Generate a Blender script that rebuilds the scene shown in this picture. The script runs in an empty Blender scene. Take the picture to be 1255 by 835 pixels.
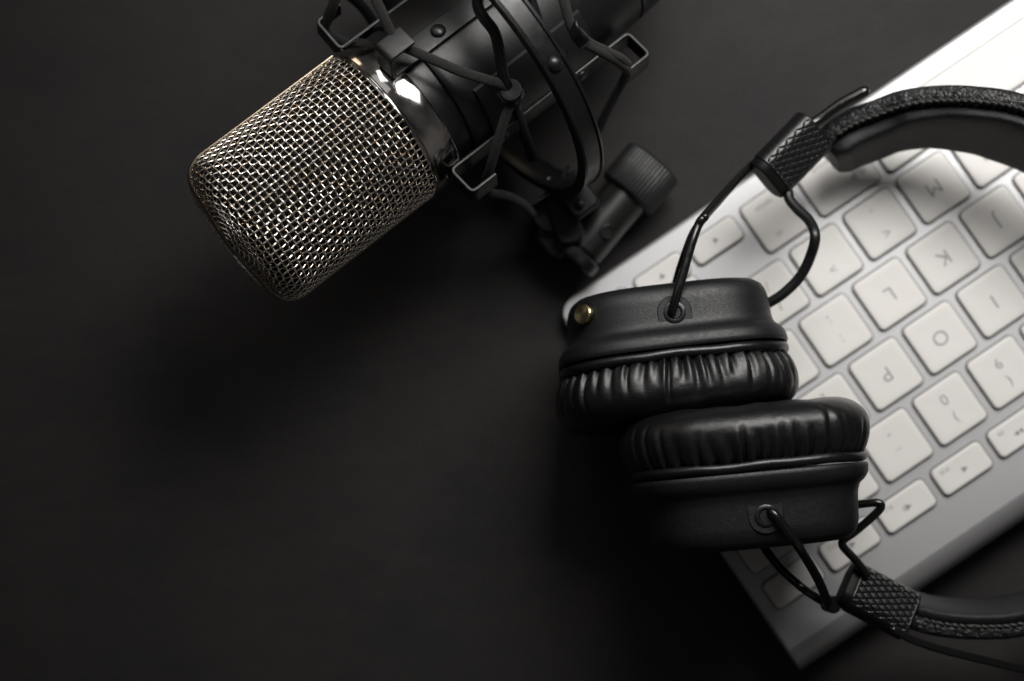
import bpy, math, random
import numpy as np
from mathutils import Vector, Matrix

random.seed(7)
rng = np.random.default_rng(7)
S = 0.001                     # everything below is written in millimetres
D, F = 600.0, 2490.0          # camera height, focal length in photo pixels
scene = bpy.context.scene
COL = scene.collection
R = math.radians


def P(px, py, z):
    """place a point that shows at photo pixel (px, py) at height z above the desk"""
    return np.array([(px - 627.5) * (D - z) / F, (417.5 - py) * (D - z) / F, z])


def norm(v):
    v = np.asarray(v, float)
    return v / np.linalg.norm(v)


# ------------------------------------------------------------------ materials
def mat(name, base, rough=0.5, metal=0.0, bump=None, rough_noise=None, col_noise=None,
        spec=0.5, coat=0.0, coat_rough=0.1, sheen=0.0, aniso=0.0):
    m = bpy.data.materials.new(name)
    m.use_nodes = True
    nt = m.node_tree
    b = nt.nodes['Principled BSDF']
    b.inputs['Base Color'].default_value = (*base, 1)
    b.inputs['Roughness'].default_value = rough
    b.inputs['Metallic'].default_value = metal
    b.inputs['Specular IOR Level'].default_value = spec
    b.inputs['Coat Weight'].default_value = coat
    b.inputs['Coat Roughness'].default_value = coat_rough
    b.inputs['Sheen Weight'].default_value = sheen
    b.inputs['Anisotropic'].default_value = aniso
    tc = nt.nodes.new('ShaderNodeTexCoord')
    if col_noise:
        # (scale, colour2, lo, hi)
        n = nt.nodes.new('ShaderNodeTexNoise')
        n.inputs['Scale'].default_value = col_noise[0]
        n.inputs['Detail'].default_value = 6
        nt.links.new(tc.outputs['Object'], n.inputs['Vector'])
        r = nt.nodes.new('ShaderNodeValToRGB')
        r.color_ramp.elements[0].position = col_noise[2]
        r.color_ramp.elements[1].position = col_noise[3]
        r.color_ramp.elements[0].color = (*base, 1)
        r.color_ramp.elements[1].color = (*col_noise[1], 1)
        nt.links.new(n.outputs['Fac'], r.inputs['Fac'])
        nt.links.new(r.outputs['Color'], b.inputs['Base Color'])
    if rough_noise:
        n = nt.nodes.new('ShaderNodeTexNoise')
        n.inputs['Scale'].default_value = rough_noise[0]
        n.inputs['Detail'].default_value = 5
        nt.links.new(tc.outputs['Object'], n.inputs['Vector'])
        mr = nt.nodes.new('ShaderNodeMapRange')
        mr.inputs['From Min'].default_value = 0.3
        mr.inputs['From Max'].default_value = 0.7
        mr.inputs['To Min'].default_value = rough_noise[1]
        mr.inputs['To Max'].default_value = rough_noise[2]
        nt.links.new(n.outputs['Fac'], mr.inputs['Value'])
        nt.links.new(mr.outputs['Result'], b.inputs['Roughness'])
    prev = None
    for bp in (bump or []):
        kind, scale, dist, strength = bp
        if kind == 'noise':
            n = nt.nodes.new('ShaderNodeTexNoise')
            n.inputs['Scale'].default_value = scale
            n.inputs['Detail'].default_value = 4
            out = n.outputs['Fac']
            nt.links.new(tc.outputs['Object'], n.inputs['Vector'])
        elif kind == 'voro':
            n = nt.nodes.new('ShaderNodeTexVoronoi')
            n.feature = 'DISTANCE_TO_EDGE'
            n.inputs['Scale'].default_value = scale
            nz = nt.nodes.new('ShaderNodeTexNoise')
            nz.inputs['Scale'].default_value = scale * 0.6
            mx = nt.nodes.new('ShaderNodeMixRGB')
            mx.blend_type = 'ADD'
            mx.inputs['Fac'].default_value = 0.0012
            nt.links.new(tc.outputs['Object'], nz.inputs['Vector'])
            nt.links.new(tc.outputs['Object'], mx.inputs['Color1'])
            nt.links.new(nz.outputs['Color'], mx.inputs['Color2'])
            nt.links.new(mx.outputs['Color'], n.inputs['Vector'])
            mr = nt.nodes.new('ShaderNodeMapRange')
            mr.inputs['From Max'].default_value = 0.12
            nt.links.new(n.outputs['Distance'], mr.inputs['Value'])
            out = mr.outputs['Result']
        elif kind == 'braid':
            # woven sleeve: two crossing wave sets in UV space (U around, V along)
            sep = nt.nodes.new('ShaderNodeSeparateXYZ')
            nt.links.new(tc.outputs['UV'], sep.inputs['Vector'])

            def mth(op, a, c):
                q = nt.nodes.new('ShaderNodeMath')
                q.operation = op
                for k, v in enumerate((a, c)):
                    if v is None:
                        continue
                    if isinstance(v, (int, float)):
                        q.inputs[k].default_value = v
                    else:
                        nt.links.new(v, q.inputs[k])
                return q.outputs[0]
            u = mth('MULTIPLY', sep.outputs['X'], 2 * math.pi * 14)
            v = mth('MULTIPLY', sep.outputs['Y'], scale)
            s1 = mth('SINE', mth('ADD', u, v), None)
            s2 = mth('SINE', mth('SUBTRACT', u, v), None)
            out = mth('MULTIPLY', s1, s2)
            r = nt.nodes.new('ShaderNodeValToRGB')
            r.color_ramp.elements[0].position = 0.0
            r.color_ramp.elements[1].position = 1.0
            r.color_ramp.elements[0].color = (base[0] * .35, base[1] * .35, base[2] * .35, 1)
            r.color_ramp.elements[1].color = (base[0] * 2.2, base[1] * 2.2, base[2] * 2.2, 1)
            q = mth('ADD', mth('MULTIPLY', out, 0.5), 0.5)
            nt.links.new(q, r.inputs['Fac'])
            nt.links.new(r.outputs['Color'], b.inputs['Base Color'])
        bn = nt.nodes.new('ShaderNodeBump')
        bn.inputs['Distance'].default_value = dist
        bn.inputs['Strength'].default_value = strength
        nt.links.new(out, bn.inputs['Height'])
        if prev:
            nt.links.new(prev.outputs['Normal'], bn.inputs['Normal'])
        prev = bn
    if prev:
        nt.links.new(prev.outputs['Normal'], b.inputs['Normal'])
    return m


M = {}
M['wire'] = mat('grille_wire', (0.90, 0.85, 0.79), 0.26, 1.0, col_noise=(350, (0.86, 0.74, 0.60), 0.42, 0.70))
M['core'] = mat('grille_core', (0.004, 0.004, 0.004), 0.75, bump=[('voro', 900, 0.0003, 1)], spec=0.3)
M['chrome'] = mat('ring_chrome', (0.54, 0.52, 0.50), 0.085, 1.0, rough_noise=(400, 0.07, 0.15),
                  bump=[('noise', 60, 0.0004, 0.05)])
M['rim'] = mat('rim_metal', (0.30, 0.25, 0.19), 0.22, 1.0, rough_noise=(700, 0.15, 0.35))
M['body'] = mat('mic_black_paint', (0.005, 0.005, 0.0055), 0.36, rough_noise=(300, 0.32, 0.42),
                bump=[('noise', 2200, 0.00006, 0.35)])
M['sleeve'] = mat('sleeve_black_powder', (0.006, 0.006, 0.0063), 0.42, rough_noise=(1500, 0.41, 0.47),
                  bump=[('noise', 1300, 0.0001, 0.35)])
M['strap'] = mat('strap_black_steel', (0.006, 0.006, 0.0063), 0.46, rough_noise=(500, 0.38, 0.52),
                 bump=[('noise', 3000, 0.00005, 0.4)])
M['frame'] = mat('frame_black_plastic', (0.005, 0.005, 0.0053), 0.38, rough_noise=(400, 0.3, 0.42),
                 bump=[('noise', 2500, 0.00005, 0.3)])
M['cord'] = mat('elastic_cord_black', (0.008, 0.0077, 0.0075), 0.75, bump=[('braid', 7000.0, 0.00016, 1.0),
                ('noise', 9000, 0.0001, 0.6)], sheen=0.06)
M['rodgloss'] = mat('black_gloss_rod', (0.006, 0.006, 0.006), 0.20, spec=0.55, rough_noise=(600, 0.14, 0.26))
M['rodmatte'] = mat('black_rubber_rod', (0.008, 0.008, 0.009), 0.38)
M['shell'] = mat('ear_cup_black_plastic', (0.0065, 0.0067, 0.0074), 0.43, spec=0.42, bump=[('noise', 2600, 0.00012, 0.55)],
                 rough_noise=(900, 0.42, 0.54))
M['gasket'] = mat('gasket_black_rubber', (0.005, 0.005, 0.0055), 0.34, bump=[('noise', 120, 0.0012, 0.35)])
M['leather'] = mat('cushion_black_leather', (0.005, 0.005, 0.0053), 0.36,
                   bump=[('noise', 90, 0.0016, 0.35), ('voro', 1500, 0.00005, 0.3)], rough_noise=(900, 0.32, 0.40))
M['grain'] = mat('headband_grained_leather', (0.014, 0.014, 0.0145), 0.38,
                 bump=[('noise', 520, 0.0011, 0.9), ('voro', 640, 0.0002, 0.7)])
M['padfab'] = mat('headband_pad_leather', (0.004, 0.004, 0.0046), 0.5, spec=0.38,
                  bump=[('voro', 1300, 0.00008, 0.6), ('noise', 80, 0.001, 0.3)])
M['stitch'] = mat('stitch_thread', (0.035, 0.034, 0.033), 0.5)
M['cap'] = mat('slider_end_black', (0.006, 0.006, 0.006), 0.45, spec=0.12)
M['knurl'] = mat('slider_black_plastic', (0.006, 0.006, 0.0063), 0.32, rough_noise=(700, 0.25, 0.38),
                 bump=[('noise', 2500, 0.00005, 0.3)])
M['brass'] = mat('screw_brass', (0.72, 0.62, 0.38), 0.22, 1.0)
M['hole'] = mat('dark_hole', (0.002, 0.002, 0.002), 0.8)
M['alu'] = mat('keyboard_aluminium', (0.42, 0.42, 0.427), 0.42, 0.62, bump=[('noise', 5000, 0.00003, 0.35)],
               rough_noise=(3000, 0.38, 0.48))
M['well'] = mat('key_well_shadow_gap', (0.10, 0.10, 0.10), 0.6)
M['key'] = mat('key_white_plastic', (0.625, 0.607, 0.582), 0.42, bump=[('noise', 6000, 0.00002, 0.4)])
M['keyside'] = M['key']
M['legend'] = mat('key_legend_print', (0.20, 0.20, 0.205), 0.6)


# ---------------------------------------------------------------- mesh tools
class MB:
    def __init__(self):
        self.v, self.f, self.uv, self.mi, self.n = [], [], [], [], 0
        self.cur = 0

    def raw(self, verts, faces, uvs=None):
        verts = np.asarray(verts, float).reshape(-1, 3)
        self.v.append(verts)
        for f in faces:
            self.f.append(tuple(int(i) + self.n for i in f))
            self.mi.append(self.cur)
        self.uv.append(np.zeros((len(verts), 2)) if uvs is None else np.asarray(uvs, float).reshape(-1, 2))
        self.n += len(verts)

    def grid(self, G, cu=False, cv=False, uv=None, flip=False, cap0=False, cap1=False):
        """G: (nu, nv, 3) grid of points; cu / cv close it in u / v"""
        nu, nv = G.shape[:2]
        iu = np.arange(nu if cu else nu - 1)
        iv = np.arange(nv if cv else nv - 1)
        A, B = np.meshgrid(iu, iv, indexing='ij')
        A2, B2 = (A + 1) % nu, (B + 1) % nv
        q = np.stack([A * nv + B, A2 * nv + B, A2 * nv + B2, A * nv + B2], -1).reshape(-1, 4)
        if flip:
            q = q[:, ::-1]
        faces = q.tolist()
        if cap0:
            faces.append(list(range(nv)) if flip else list(range(nv))[::-1])
        if cap1:
            c = [(nu - 1) * nv + k for k in range(nv)]
            faces.append(c[::-1] if flip else c)
        self.raw(G.reshape(-1, 3), faces, None if uv is None else uv.reshape(-1, 2))

    def build(self, name, mats, parent=None, base=(0, 0, 0), smooth=35, loc=None):
        v = np.concatenate(self.v) - np.asarray(base, float)
        me = bpy.data.meshes.new(name)
        me.from_pydata((v * S).tolist(), [], self.f)
        if not isinstance(mats, (list, tuple)):
            mats = [mats]
        for m in mats:
            me.materials.append(m)
        me.polygons.foreach_set('material_index', self.mi)
        uvl = me.uv_layers.new(name='UVMap')
        idx = np.empty(len(me.loops), int)
        me.loops.foreach_get('vertex_index', idx)
        uvl.data.foreach_set('uv', np.concatenate(self.uv)[idx].ravel())
        me.polygons.foreach_set('use_smooth', [True] * len(me.polygons))
        if smooth is not None:
            me.set_sharp_from_angle(angle=R(smooth))
        me.validate()
        me.update()
        o = bpy.data.objects.new(name, me)
        COL.objects.link(o)
        if parent is not None:
            o.parent = parent
        if loc is not None:
            o.location = loc
        return o


def spline(pts, n=12):
    """Catmull-Rom through points"""
    p = np.asarray(pts, float)
    p = np.vstack([2 * p[0] - p[1], p, 2 * p[-1] - p[-2]])
    out = []
    for i in range(1, len(p) - 2):
        t = np.linspace(0, 1, n, endpoint=False)[:, None]
        a, b, c, d = p[i - 1], p[i], p[i + 1], p[i + 2]
        out.append(0.5 * ((2 * b) + (-a + c) * t + (2 * a - 5 * b + 4 * c - d) * t ** 2 + (-a + 3 * b - 3 * c + d) * t ** 3))
    out.append(p[-2][None])
    return np.vstack(out)


def resample(path, step):
    path = np.asarray(path, float)
    d = np.r_[0, np.cumsum(np.linalg.norm(np.diff(path, axis=0), axis=1))]
    n = max(2, int(d[-1] / step) + 1)
    t = np.linspace(0, d[-1], n)
    return np.stack([np.interp(t, d, path[:, k]) for k in range(path.shape[1])], 1)


def frames(path, up=None):
    T = np.gradient(path, axis=0)
    T /= np.linalg.norm(T, axis=1)[:, None]
    N = np.empty_like(T)
    if up is not None:
        for i in range(len(T)):
            u = up if np.ndim(up) == 1 else up[i]
            N[i] = norm(u - T[i] * np.dot(u, T[i]))
    else:
        r = np.array([0, 0, 1.0]) if abs(T[0][2]) < 0.9 else np.array([1.0, 0, 0])
        N[0] = norm(r - T[0] * np.dot(r, T[0]))
        for i in range(1, len(T)):
            N[i] = norm(N[i - 1] - T[i] * np.dot(N[i - 1], T[i]))
    return T, N, np.cross(T, N)


def tube(mb, path, r, seg=12, round_ends=True):
    path = np.asarray(path, float)
    T, N, B = frames(path)
    d = np.r_[0, np.cumsum(np.linalg.norm(np.diff(path, axis=0), axis=1))]
    rr = np.full(len(path), r, float) if np.ndim(r) == 0 else np.asarray(r, float)
    if round_ends:
        e0 = [(path[0] - T[0] * rr[0] * math.sin(q), rr[0] * math.cos(q)) for q in (1.5, 1.1, .7, .35)]
        e1 = [(path[-1] + T[-1] * rr[-1] * math.sin(q), rr[-1] * math.cos(q)) for q in (.35, .7, 1.1, 1.5)]
        path = np.vstack([[e[0] for e in e0], path, [e[0] for e in e1]])
        rr = np.r_[[e[1] for e in e0], rr, [e[1] for e in e1]]
        N = np.vstack([np.tile(N[0], (4, 1)), N, np.tile(N[-1], (4, 1))])
        B = np.vstack([np.tile(B[0], (4, 1)), B, np.tile(B[-1], (4, 1))])
        d = np.r_[[d[0]] * 4, d, [d[-1]] * 4]
    a = np.linspace(0, 2 * math.pi, seg + 1)
    G = path[:, None] + rr[:, None, None] * (np.cos(a)[None, :, None] * N[:, None] + np.sin(a)[None, :, None] * B[:, None])
    uv = np.stack(np.meshgrid(d * S, a / (2 * math.pi), indexing='ij')[::-1], -1)
    mb.grid(G, uv=uv, cap0=True, cap1=True)


def rrect(w, h, r, n=6):
    """closed rounded rectangle outline, counter-clockwise, (m,2)"""
    out = []
    for cx, cy, a0 in ((w / 2 - r, h / 2 - r, 0), (-w / 2 + r, h / 2 - r, 90), (-w / 2 + r, -h / 2 + r, 180), (w / 2 - r, -h / 2 + r, 270)):
        for k in range(n + 1):
            a = R(a0 + 90 * k / n)
            out.append((cx + r * math.cos(a), cy + r * math.sin(a)))
    return np.array(out)


def sweep(mb, path, prof, up, cap=True):
    """sweep closed profile (x along N=up-ish, y along B) down the path"""
    path = np.asarray(path, float)
    T, N, B = frames(path, up)
    G = path[:, None] + prof[None, :, 0, None] * N[:, None] + prof[None, :, 1, None] * B[:, None]
    mb.grid(G, cv=True, cap0=cap, cap1=cap)


def lathe(mb, c, ax, u, w, prof, seg=96, fn=None, closed=True):
    """prof: [(along, radius)]; c centre; ax/u/w frame"""
    a = np.linspace(0, 2 * math.pi, seg, endpoint=False)
    prof = np.asarray(prof, float)
    k = np.ones(seg) if fn is None else fn(a)
    ring = np.cos(a)[:, None] * u + np.sin(a)[:, None] * w
    G = c + prof[:, 0][:, None, None] * ax + (prof[:, 1][:, None] * k[None])[:, :, None] * ring[None]
    mb.grid(G, cv=True, cap0=closed, cap1=closed)


def prism(mb, outline, c, ex, ey, ez, h, bev=0.0):
    """outline (m,2) extruded along ez by h from c, optional chamfer"""
    o = np.asarray(outline, float)
    cen = o.mean(0)
    sc = 1 - bev / np.abs(o - cen).max() if bev else 1
    rows = [(o, 0), (o, h - bev)] if bev else [(o, 0), (o, h)]
    if bev:
        d = o - cen
        ln = np.linalg.norm(d, axis=1)[:, None]
        rows.append((o - d / ln * bev * 0.35, h - bev * 0.35))
        rows.append((o - d / ln * bev, h))
    G = np.array([[c + p[0] * ex + p[1] * ey + z * ez for p in oo] for oo, z in rows])
    mb.grid(G, cv=True, cap0=True, cap1=True)


def dome(mb, c, u, w, n, r, h, seg=28, rings=7, skirt=0.3):
    t = np.linspace(0, math.pi / 2 * 0.98, rings)
    prof = [(-skirt, r)] + [(h * math.sin(q), r * math.cos(q)) for q in t]
    lathe(mb, c, n, u, w, prof, seg)


def empty(name, label, cat, base):
    o = bpy.data.objects.new(name, None)
    COL.objects.link(o)
    o.empty_display_size = 0.01
    o.location = Vector(np.asarray(base) * S)
    o['label'] = label
    o['category'] = cat
    return o


# ======================================================================= DESK
mb = MB()
n = 60
xs = np.linspace(-900, 900, n)
ys = np.linspace(-700, 700, n)
mb.grid(np.stack(np.meshgrid(xs, ys, indexing='ij') + [np.zeros((n, n))], -1))
dm = mat('desk_black_laminate', (0.030, 0.0285, 0.0275), 0.7, spec=0.12)
nt = dm.node_tree
b = nt.nodes['Principled BSDF']
tc = nt.nodes.new('ShaderNodeTexCoord')
n1 = nt.nodes.new('ShaderNodeTexNoise'); n1.inputs['Scale'].default_value = 14; n1.inputs['Detail'].default_value = 8
n1.inputs['Roughness'].default_value = 0.62
n2 = nt.nodes.new('ShaderNodeTexNoise'); n2.inputs['Scale'].default_value = 900; n2.inputs['Detail'].default_value = 3
mp = nt.nodes.new('ShaderNodeMapping'); mp.inputs['Scale'].default_value = (1.0, 1.8, 1.0)
mp.inputs['Rotation'].default_value = (0, 0, R(-4))
nt.links.new(tc.outputs['Object'], mp.inputs['Vector'])
nt.links.new(mp.outputs['Vector'], n1.inputs['Vector'])
nt.links.new(tc.outputs['Object'], n2.inputs['Vector'])
cr = nt.nodes.new('ShaderNodeValToRGB')
cr.color_ramp.elements[0].position = 0.15; cr.color_ramp.elements[0].color = (0.0175, 0.0178, 0.0188, 1)
cr.color_ramp.elements[1].position = 0.88; cr.color_ramp.elements[1].color = (0.036, 0.0325, 0.0310, 1)
nt.links.new(n1.outputs['Fac'], cr.inputs['Fac'])
mx = nt.nodes.new('ShaderNodeMixRGB'); mx.blend_type = 'MULTIPLY'; mx.inputs['Fac'].default_value = 0.5
nt.links.new(cr.outputs['Color'], mx.inputs['Color1'])
mr = nt.nodes.new('ShaderNodeMapRange'); mr.inputs['From Min'].default_value = .25; mr.inputs['From Max'].default_value = .75
mr.inputs['To Min'].default_value = 0.75; mr.inputs['To Max'].default_value = 1.25
nt.links.new(n2.outputs['Fac'], mr.inputs['Value'])
n3 = nt.nodes.new('ShaderNodeTexNoise'); n3.inputs['Scale'].default_value = 110; n3.inputs['Detail'].default_value = 7
n3.inputs['Roughness'].default_value = 0.7
nt.links.new(mp.outputs['Vector'], n3.inputs['Vector'])
m3 = nt.nodes.new('ShaderNodeMapRange'); m3.inputs['From Min'].default_value = .3; m3.inputs['From Max'].default_value = .7
m3.inputs['To Min'].default_value = 0.87; m3.inputs['To Max'].default_value = 1.13
nt.links.new(n3.outputs['Fac'], m3.inputs['Value'])
mm = nt.nodes.new('ShaderNodeMath'); mm.operation = 'MULTIPLY'
nt.links.new(mr.outputs['Result'], mm.inputs[0]); nt.links.new(m3.outputs['Result'], mm.inputs[1])
nt.links.new(mm.outputs[0], mx.inputs['Color2'])
nt.links.new(mx.outputs['Color'], b.inputs['Base Color'])
bp = nt.nodes.new('ShaderNodeBump'); bp.inputs['Distance'].default_value = 0.0001; bp.inputs['Strength'].default_value = 0.5
nt.links.new(n2.outputs['Fac'], bp.inputs['Height'])
nt.links.new(bp.outputs['Normal'], b.inputs['Normal'])
desk = mb.build('desk', dm)
desk['kind'] = 'structure'
desk['label'] = 'matte black desk top under everything'
desk['category'] = 'desk'

# ================================================================= MICROPHONE
AXD = R(37.3)
ai = np.array([math.cos(AXD), -math.sin(AXD)])
C0 = P(469, 155, 56)
C1 = P(469 + ai[0] * 330, 155 + ai[1] * 330, 56 - 17)
a = norm(C1 - C0)
nv_ = norm(np.array([0, 0, 1.0]) - a[2] * a)
sv = np.cross(a, nv_)


def MP(ax, ang, r):
    t = R(ang)
    return C0 + a * ax + r * (math.cos(t) * nv_ + math.sin(t) * sv)


def radial(ang):
    t = R(ang)
    return math.cos(t) * nv_ + math.sin(t) * sv


def tang(ang):
    t = R(ang)
    return -math.sin(t) * nv_ + math.cos(t) * sv


mic_base = np.array([C0[0], C0[1], 0.0])
mic = empty('microphone', 'black studio condenser microphone with a woven metal grille, held in the shock mount', 'microphone', mic_base)

RG = 22.4
# grille profile (arc length -> ax, r)
pp = [(0, RG), (-42.9, RG)]
for q in np.linspace(0, 90, 24)[1:]:
    e = 0.80
    c_, s_ = math.cos(R(q)) ** e, math.sin(R(q)) ** e
    pp.append((-42.9 - 8.0 * s_, (RG - 8.5) + 8.5 * c_))
for q in np.linspace(0, 1, 8)[1:]:
    pp.append((-50.6 - 1.4 * math.sin(q * math.pi / 2), (RG - 8.5) * (1 - q)))
pp = resample(np.array(pp, float), 0.25)
arc = np.r_[0, np.cumsum(np.linalg.norm(np.diff(pp, axis=0), axis=1))]
pt = np.gradient(pp, axis=0)
pt /= np.linalg.norm(pt, axis=1)[:, None]
pn = np.stack([pt[:, 1], -pt[:, 0]], 1)       # outward normal (ax, r)
pn *= np.sign(pn[0, 1])


def basket(w, th, off):
    """w arc length array, th angle array, off radial offset"""
    axx = np.interp(w, arc, pp[:, 0]) + off * np.interp(w, arc, pn[:, 0])
    rr = np.interp(w, arc, pp[:, 1]) + off * np.interp(w, arc, pn[:, 1])
    return C0 + axx[:, None] * a + rr[:, None] * (np.cos(th)[:, None] * nv_ + np.sin(th)[:, None] * sv)


def wire_half(phi0, pitch=1.80, rad=0.25, amp=0.30, st=8, seg=8):
    tri = lambda q: np.arcsin(0.93 * np.cos(q)) / math.asin(0.93)
    mb = MB()
    WMAX = arc[-1] - 2.0
    ns = int(math.pi / 2 * RG / pitch) + 1
    nw = int(WMAX / pitch)
    dense = pitch / st

    def put(path):
        if len(path) > 3:
            tube(mb, path, rad, seg, round_ends=False)
    for i in range(-ns, ns + 1):
        s0 = i * pitch
        w = np.arange(0.2, WMAX, dense)
        r = np.interp(w, arc, pp[:, 1])
        th = s0 / np.maximum(r, .1)
        ok = np.abs(th) < math.pi / 2
        if not ok.any():
            continue
        k = len(ok) if ok.all() else int(np.argmin(ok))
        w, th = w[:k], th[:k]
        off = -amp * tri(math.pi * w / pitch) * (-1) ** i
        jit = 0.035 * math.sin(i * 2.3) + 0.05 * np.sin(w * .35 + i)
        if k > 3:
            put(basket(w, th + jit / RG + R(phi0), off))
    for j in range(0, nw + 1):
        w0 = j * pitch + 0.25
        r = float(np.interp(w0, arc, pp[:, 1]))
        L = r * math.pi / 2
        if L < 2:
            continue
        s = np.arange(-L, L, dense)
        off = amp * tri(math.pi * s / pitch) * (-1) ** j
        w = np.full(len(s), w0) + 0.05 * np.sin(s * .3 + j * 1.7)
        put(basket(w, s / r + R(phi0), off))
    return mb


PHI0 = 12
g = wire_half(PHI0).build('grille', M['wire'], mic, mic_base, None)
g2 = wire_half(PHI0 + 180, st=5, seg=5).build('grille', M['wire'], mic, mic_base, None)
# rim strip over the two grille halves
mb = MB()
w = np.arange(0, arc[-1], 0.5)
pa = basket(w, np.full(len(w), R(PHI0 - 90)), np.full(len(w), 0.20))
pb = basket(w, np.full(len(w), R(PHI0 + 90)), np.full(len(w), 0.20))[::-1]
path = resample(np.vstack([pa, pb[1:]]), 0.8)
sweep(mb, path, rrect(1.3, 2.6, 0.35, 4)[:, ::-1], radial(PHI0))
mb.build('grille_rim', M['rim'], g, mic_base, 40)
# dark core
mb = MB()
pr = [(0.5, 20.6)] + [(x * 0.97, r - 1.6) for x, r in pp[::8] if r > 2.5] + [(-50.0, 0.2)]
lathe(mb, C0, a, nv_, sv, pr[::-1], 96)
mb.build('grille_core', M['core'], mic, mic_base)
# chrome ring
mb = MB()
pr = [(0.35, 20.4), (-0.65, 21.2), (-0.75, 22.2), (-0.55, 22.75), (-0.15, 22.9), (0.1, 22.55), (0.35, 22.5), (0.6, 22.85), (0.9, 23.0), (7.9, 23.0), (8.25, 22.8), (8.35, 22.3),
      (8.4, 20.4)]
lathe(mb, C0, a, nv_, sv, pr, 160)
mb.build('chrome_ring', M['chrome'], mic, mic_base, 30)
# body tube
mb = MB()
pr = [(8.3, 20.0), (8.3, 21.2), (14.0, 21.2), (15, 20.8), (60, 20.4), (75.2, 19.5), (75.5, 18.9), (76.1, 18.9), (76.4, 19.4),
      (84, 18.8), (86, 18.2), (87.3, 17.0), (88, 15.2), (88.2, 11), (88.2, 10), (100, 9.6), (100.5, 9.0), (100.5, 7.5), (94, 7.4)]
lathe(mb, C0, a, nv_, sv, pr, 128)
mb.build('mic_body', M['body'], mic, mic_base, 40)

# ================================================================ SHOCK MOUNT
sm_base = np.array([*(C0 + a * 35)[:2], 0.0])
sm = empty('shock_mount', 'black shock mount with elastic cords and hooked straps gripping the microphone body', 'shock mount', sm_base)


def sm_build(mb, name, m, parent=None, smooth=35):
    return mb.build(name, m, parent or sm, sm_base, smooth)


# sleeve round the body
mb = MB()
pr = [(14.4, 20.9), (14.2, 21.4), (14.4, 22.1), (15.3, 22.5), (16.4, 22.55), (52.5, 22.3), (53.5, 21.9), (53.8, 21.2), (53.8, 20.6)]
lathe(mb, C0, a, nv_, sv, pr, 160)
sleeve = sm_build(mb, 'sleeve', M['sleeve'])
# overlapping cover plate on the sleeve's right side
mb = MB()
angs = np.linspace(24, 66, 30)
axs = [19.6, 19.8, 56, 56.2]
G = np.array([[MP(x, q, 22.6 + (0.85 if 0 < i < 3 and 0 < j < 29 else 0)) for j, q in enumerate(angs)] for i, x in enumerate(axs)])
mb.grid(G, flip=True)
sm_build(mb, 'cover_plate', M['sleeve'], sleeve, 30)

STR = (-20, 72, 162, -99)
rivet_parts = []
for q in STR:
    mb = MB()
    pts = []

    def corner(p0, c, p1, rad=1.4, k=5):
        p0, c, p1 = map(np.array, (p0, c, p1))
        s0 = c + (p0 - c) / np.linalg.norm(p0 - c) * rad
        s1 = c + (p1 - c) / np.linalg.norm(p1 - c) * rad
        t = np.linspace(0, 1, k)[:, None]
        return ((1 - t) ** 2 * s0 + 2 * t * (1 - t) * c + t ** 2 * s1)
    r0, r1 = 23.35, 32.0 if q != -99 else 33.5
    raw = [(12.6, r1), (4.6, r1), (4.6, r0), (67, r0), (67, r1), (59, r1)]
    poly = [np.array([raw[0]], float)]
    for i in range(1, 5):
        poly.append(corner(raw[i - 1], raw[i], raw[i + 1]))
    poly.append(np.array([raw[5]], float))
    pl = resample(np.vstack(poly), 0.4)
    path = np.array([MP(x, q, r) for x, r in pl])
    T, N, B = frames(path, tang(q))
    prof = rrect(6.4, 1.0, 0.3, 3)
    G = path[:, None] + prof[None, :, 0, None] * N[:, None] + prof[None, :, 1, None] * B[:, None]
    mb.grid(G, cv=True, cap0=True, cap1=True)
    st = sm_build(mb, 'strap', M['strap'])
    for x in (22, 50):
        mb = MB()
        dome(mb, MP(x, q, 23.8), a, tang(q), radial(q), 2.1, 1.1)
        sm_build(mb, 'rivet', M['frame'], st)

# outer ring
mb = MB()
RC = C0 + a * 34.5
t = np.linspace(0, 2 * math.pi, 181)[:-1]
prof = np.array([(-3.6, -1.3), (-3.3, -1.6), (3.3, -1.6), (3.6, -1.3), (3.65, 0.8), (3.3, 1.5), (2.6, 1.65), (2.2, 1.1), (-2.2, 1.1),
                 (-2.6, 1.65), (-3.3, 1.5), (-3.65, 0.8)])
G = np.array([[RC + a * p[0] + (45.2 + p[1]) * (math.cos(q) * nv_ + math.sin(q) * sv) for p in prof] for q in t])
mb.grid(G, cu=True, cv=True, flip=True)
ring = sm_build(mb, 'outer_ring', M['frame'], None, 50)
for q in (24.5, -40, 150, -150):
    mb = MB()
    rd = math.cos(R(q)) * nv_ + math.sin(R(q)) * sv
    dome(mb, RC + rd * 46.2, a, tang(q), rd, 2.2, 1.5)
    sm_build(mb, 'rivet', M['frame'], ring)

# bent rods carrying the cord clips
rods = [
    [(586, -14, 88), (586, 8, 87), (593, 22, 86), (605, 38, 84), (611, 58, 82), (618, 96, 79), (624, 108, 77)],
    [(632, 128, 66), (640, 155, 52), (652, 192, 30)],
    [(646, -12, 88), (656, 18, 86), (664, 40, 84), (690, 62, 62)],
    [(425, -8, 34), (445, 10, 30), (462, 34, 26)],
]
for rp in rods:
    mb = MB()
    tube(mb, spline([P(*q) for q in rp], 10), 1.5, 14)
    sm_build(mb, 'cord_rod', M['frame'])


def cord(pts, r=1.32):
    mb = MB()
    tube(mb, resample(spline([P(*q) for q in pts], 14), 0.35), r, 28)
    return sm_build(mb, 'elastic_cord', M['cord'], None, None)


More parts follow.
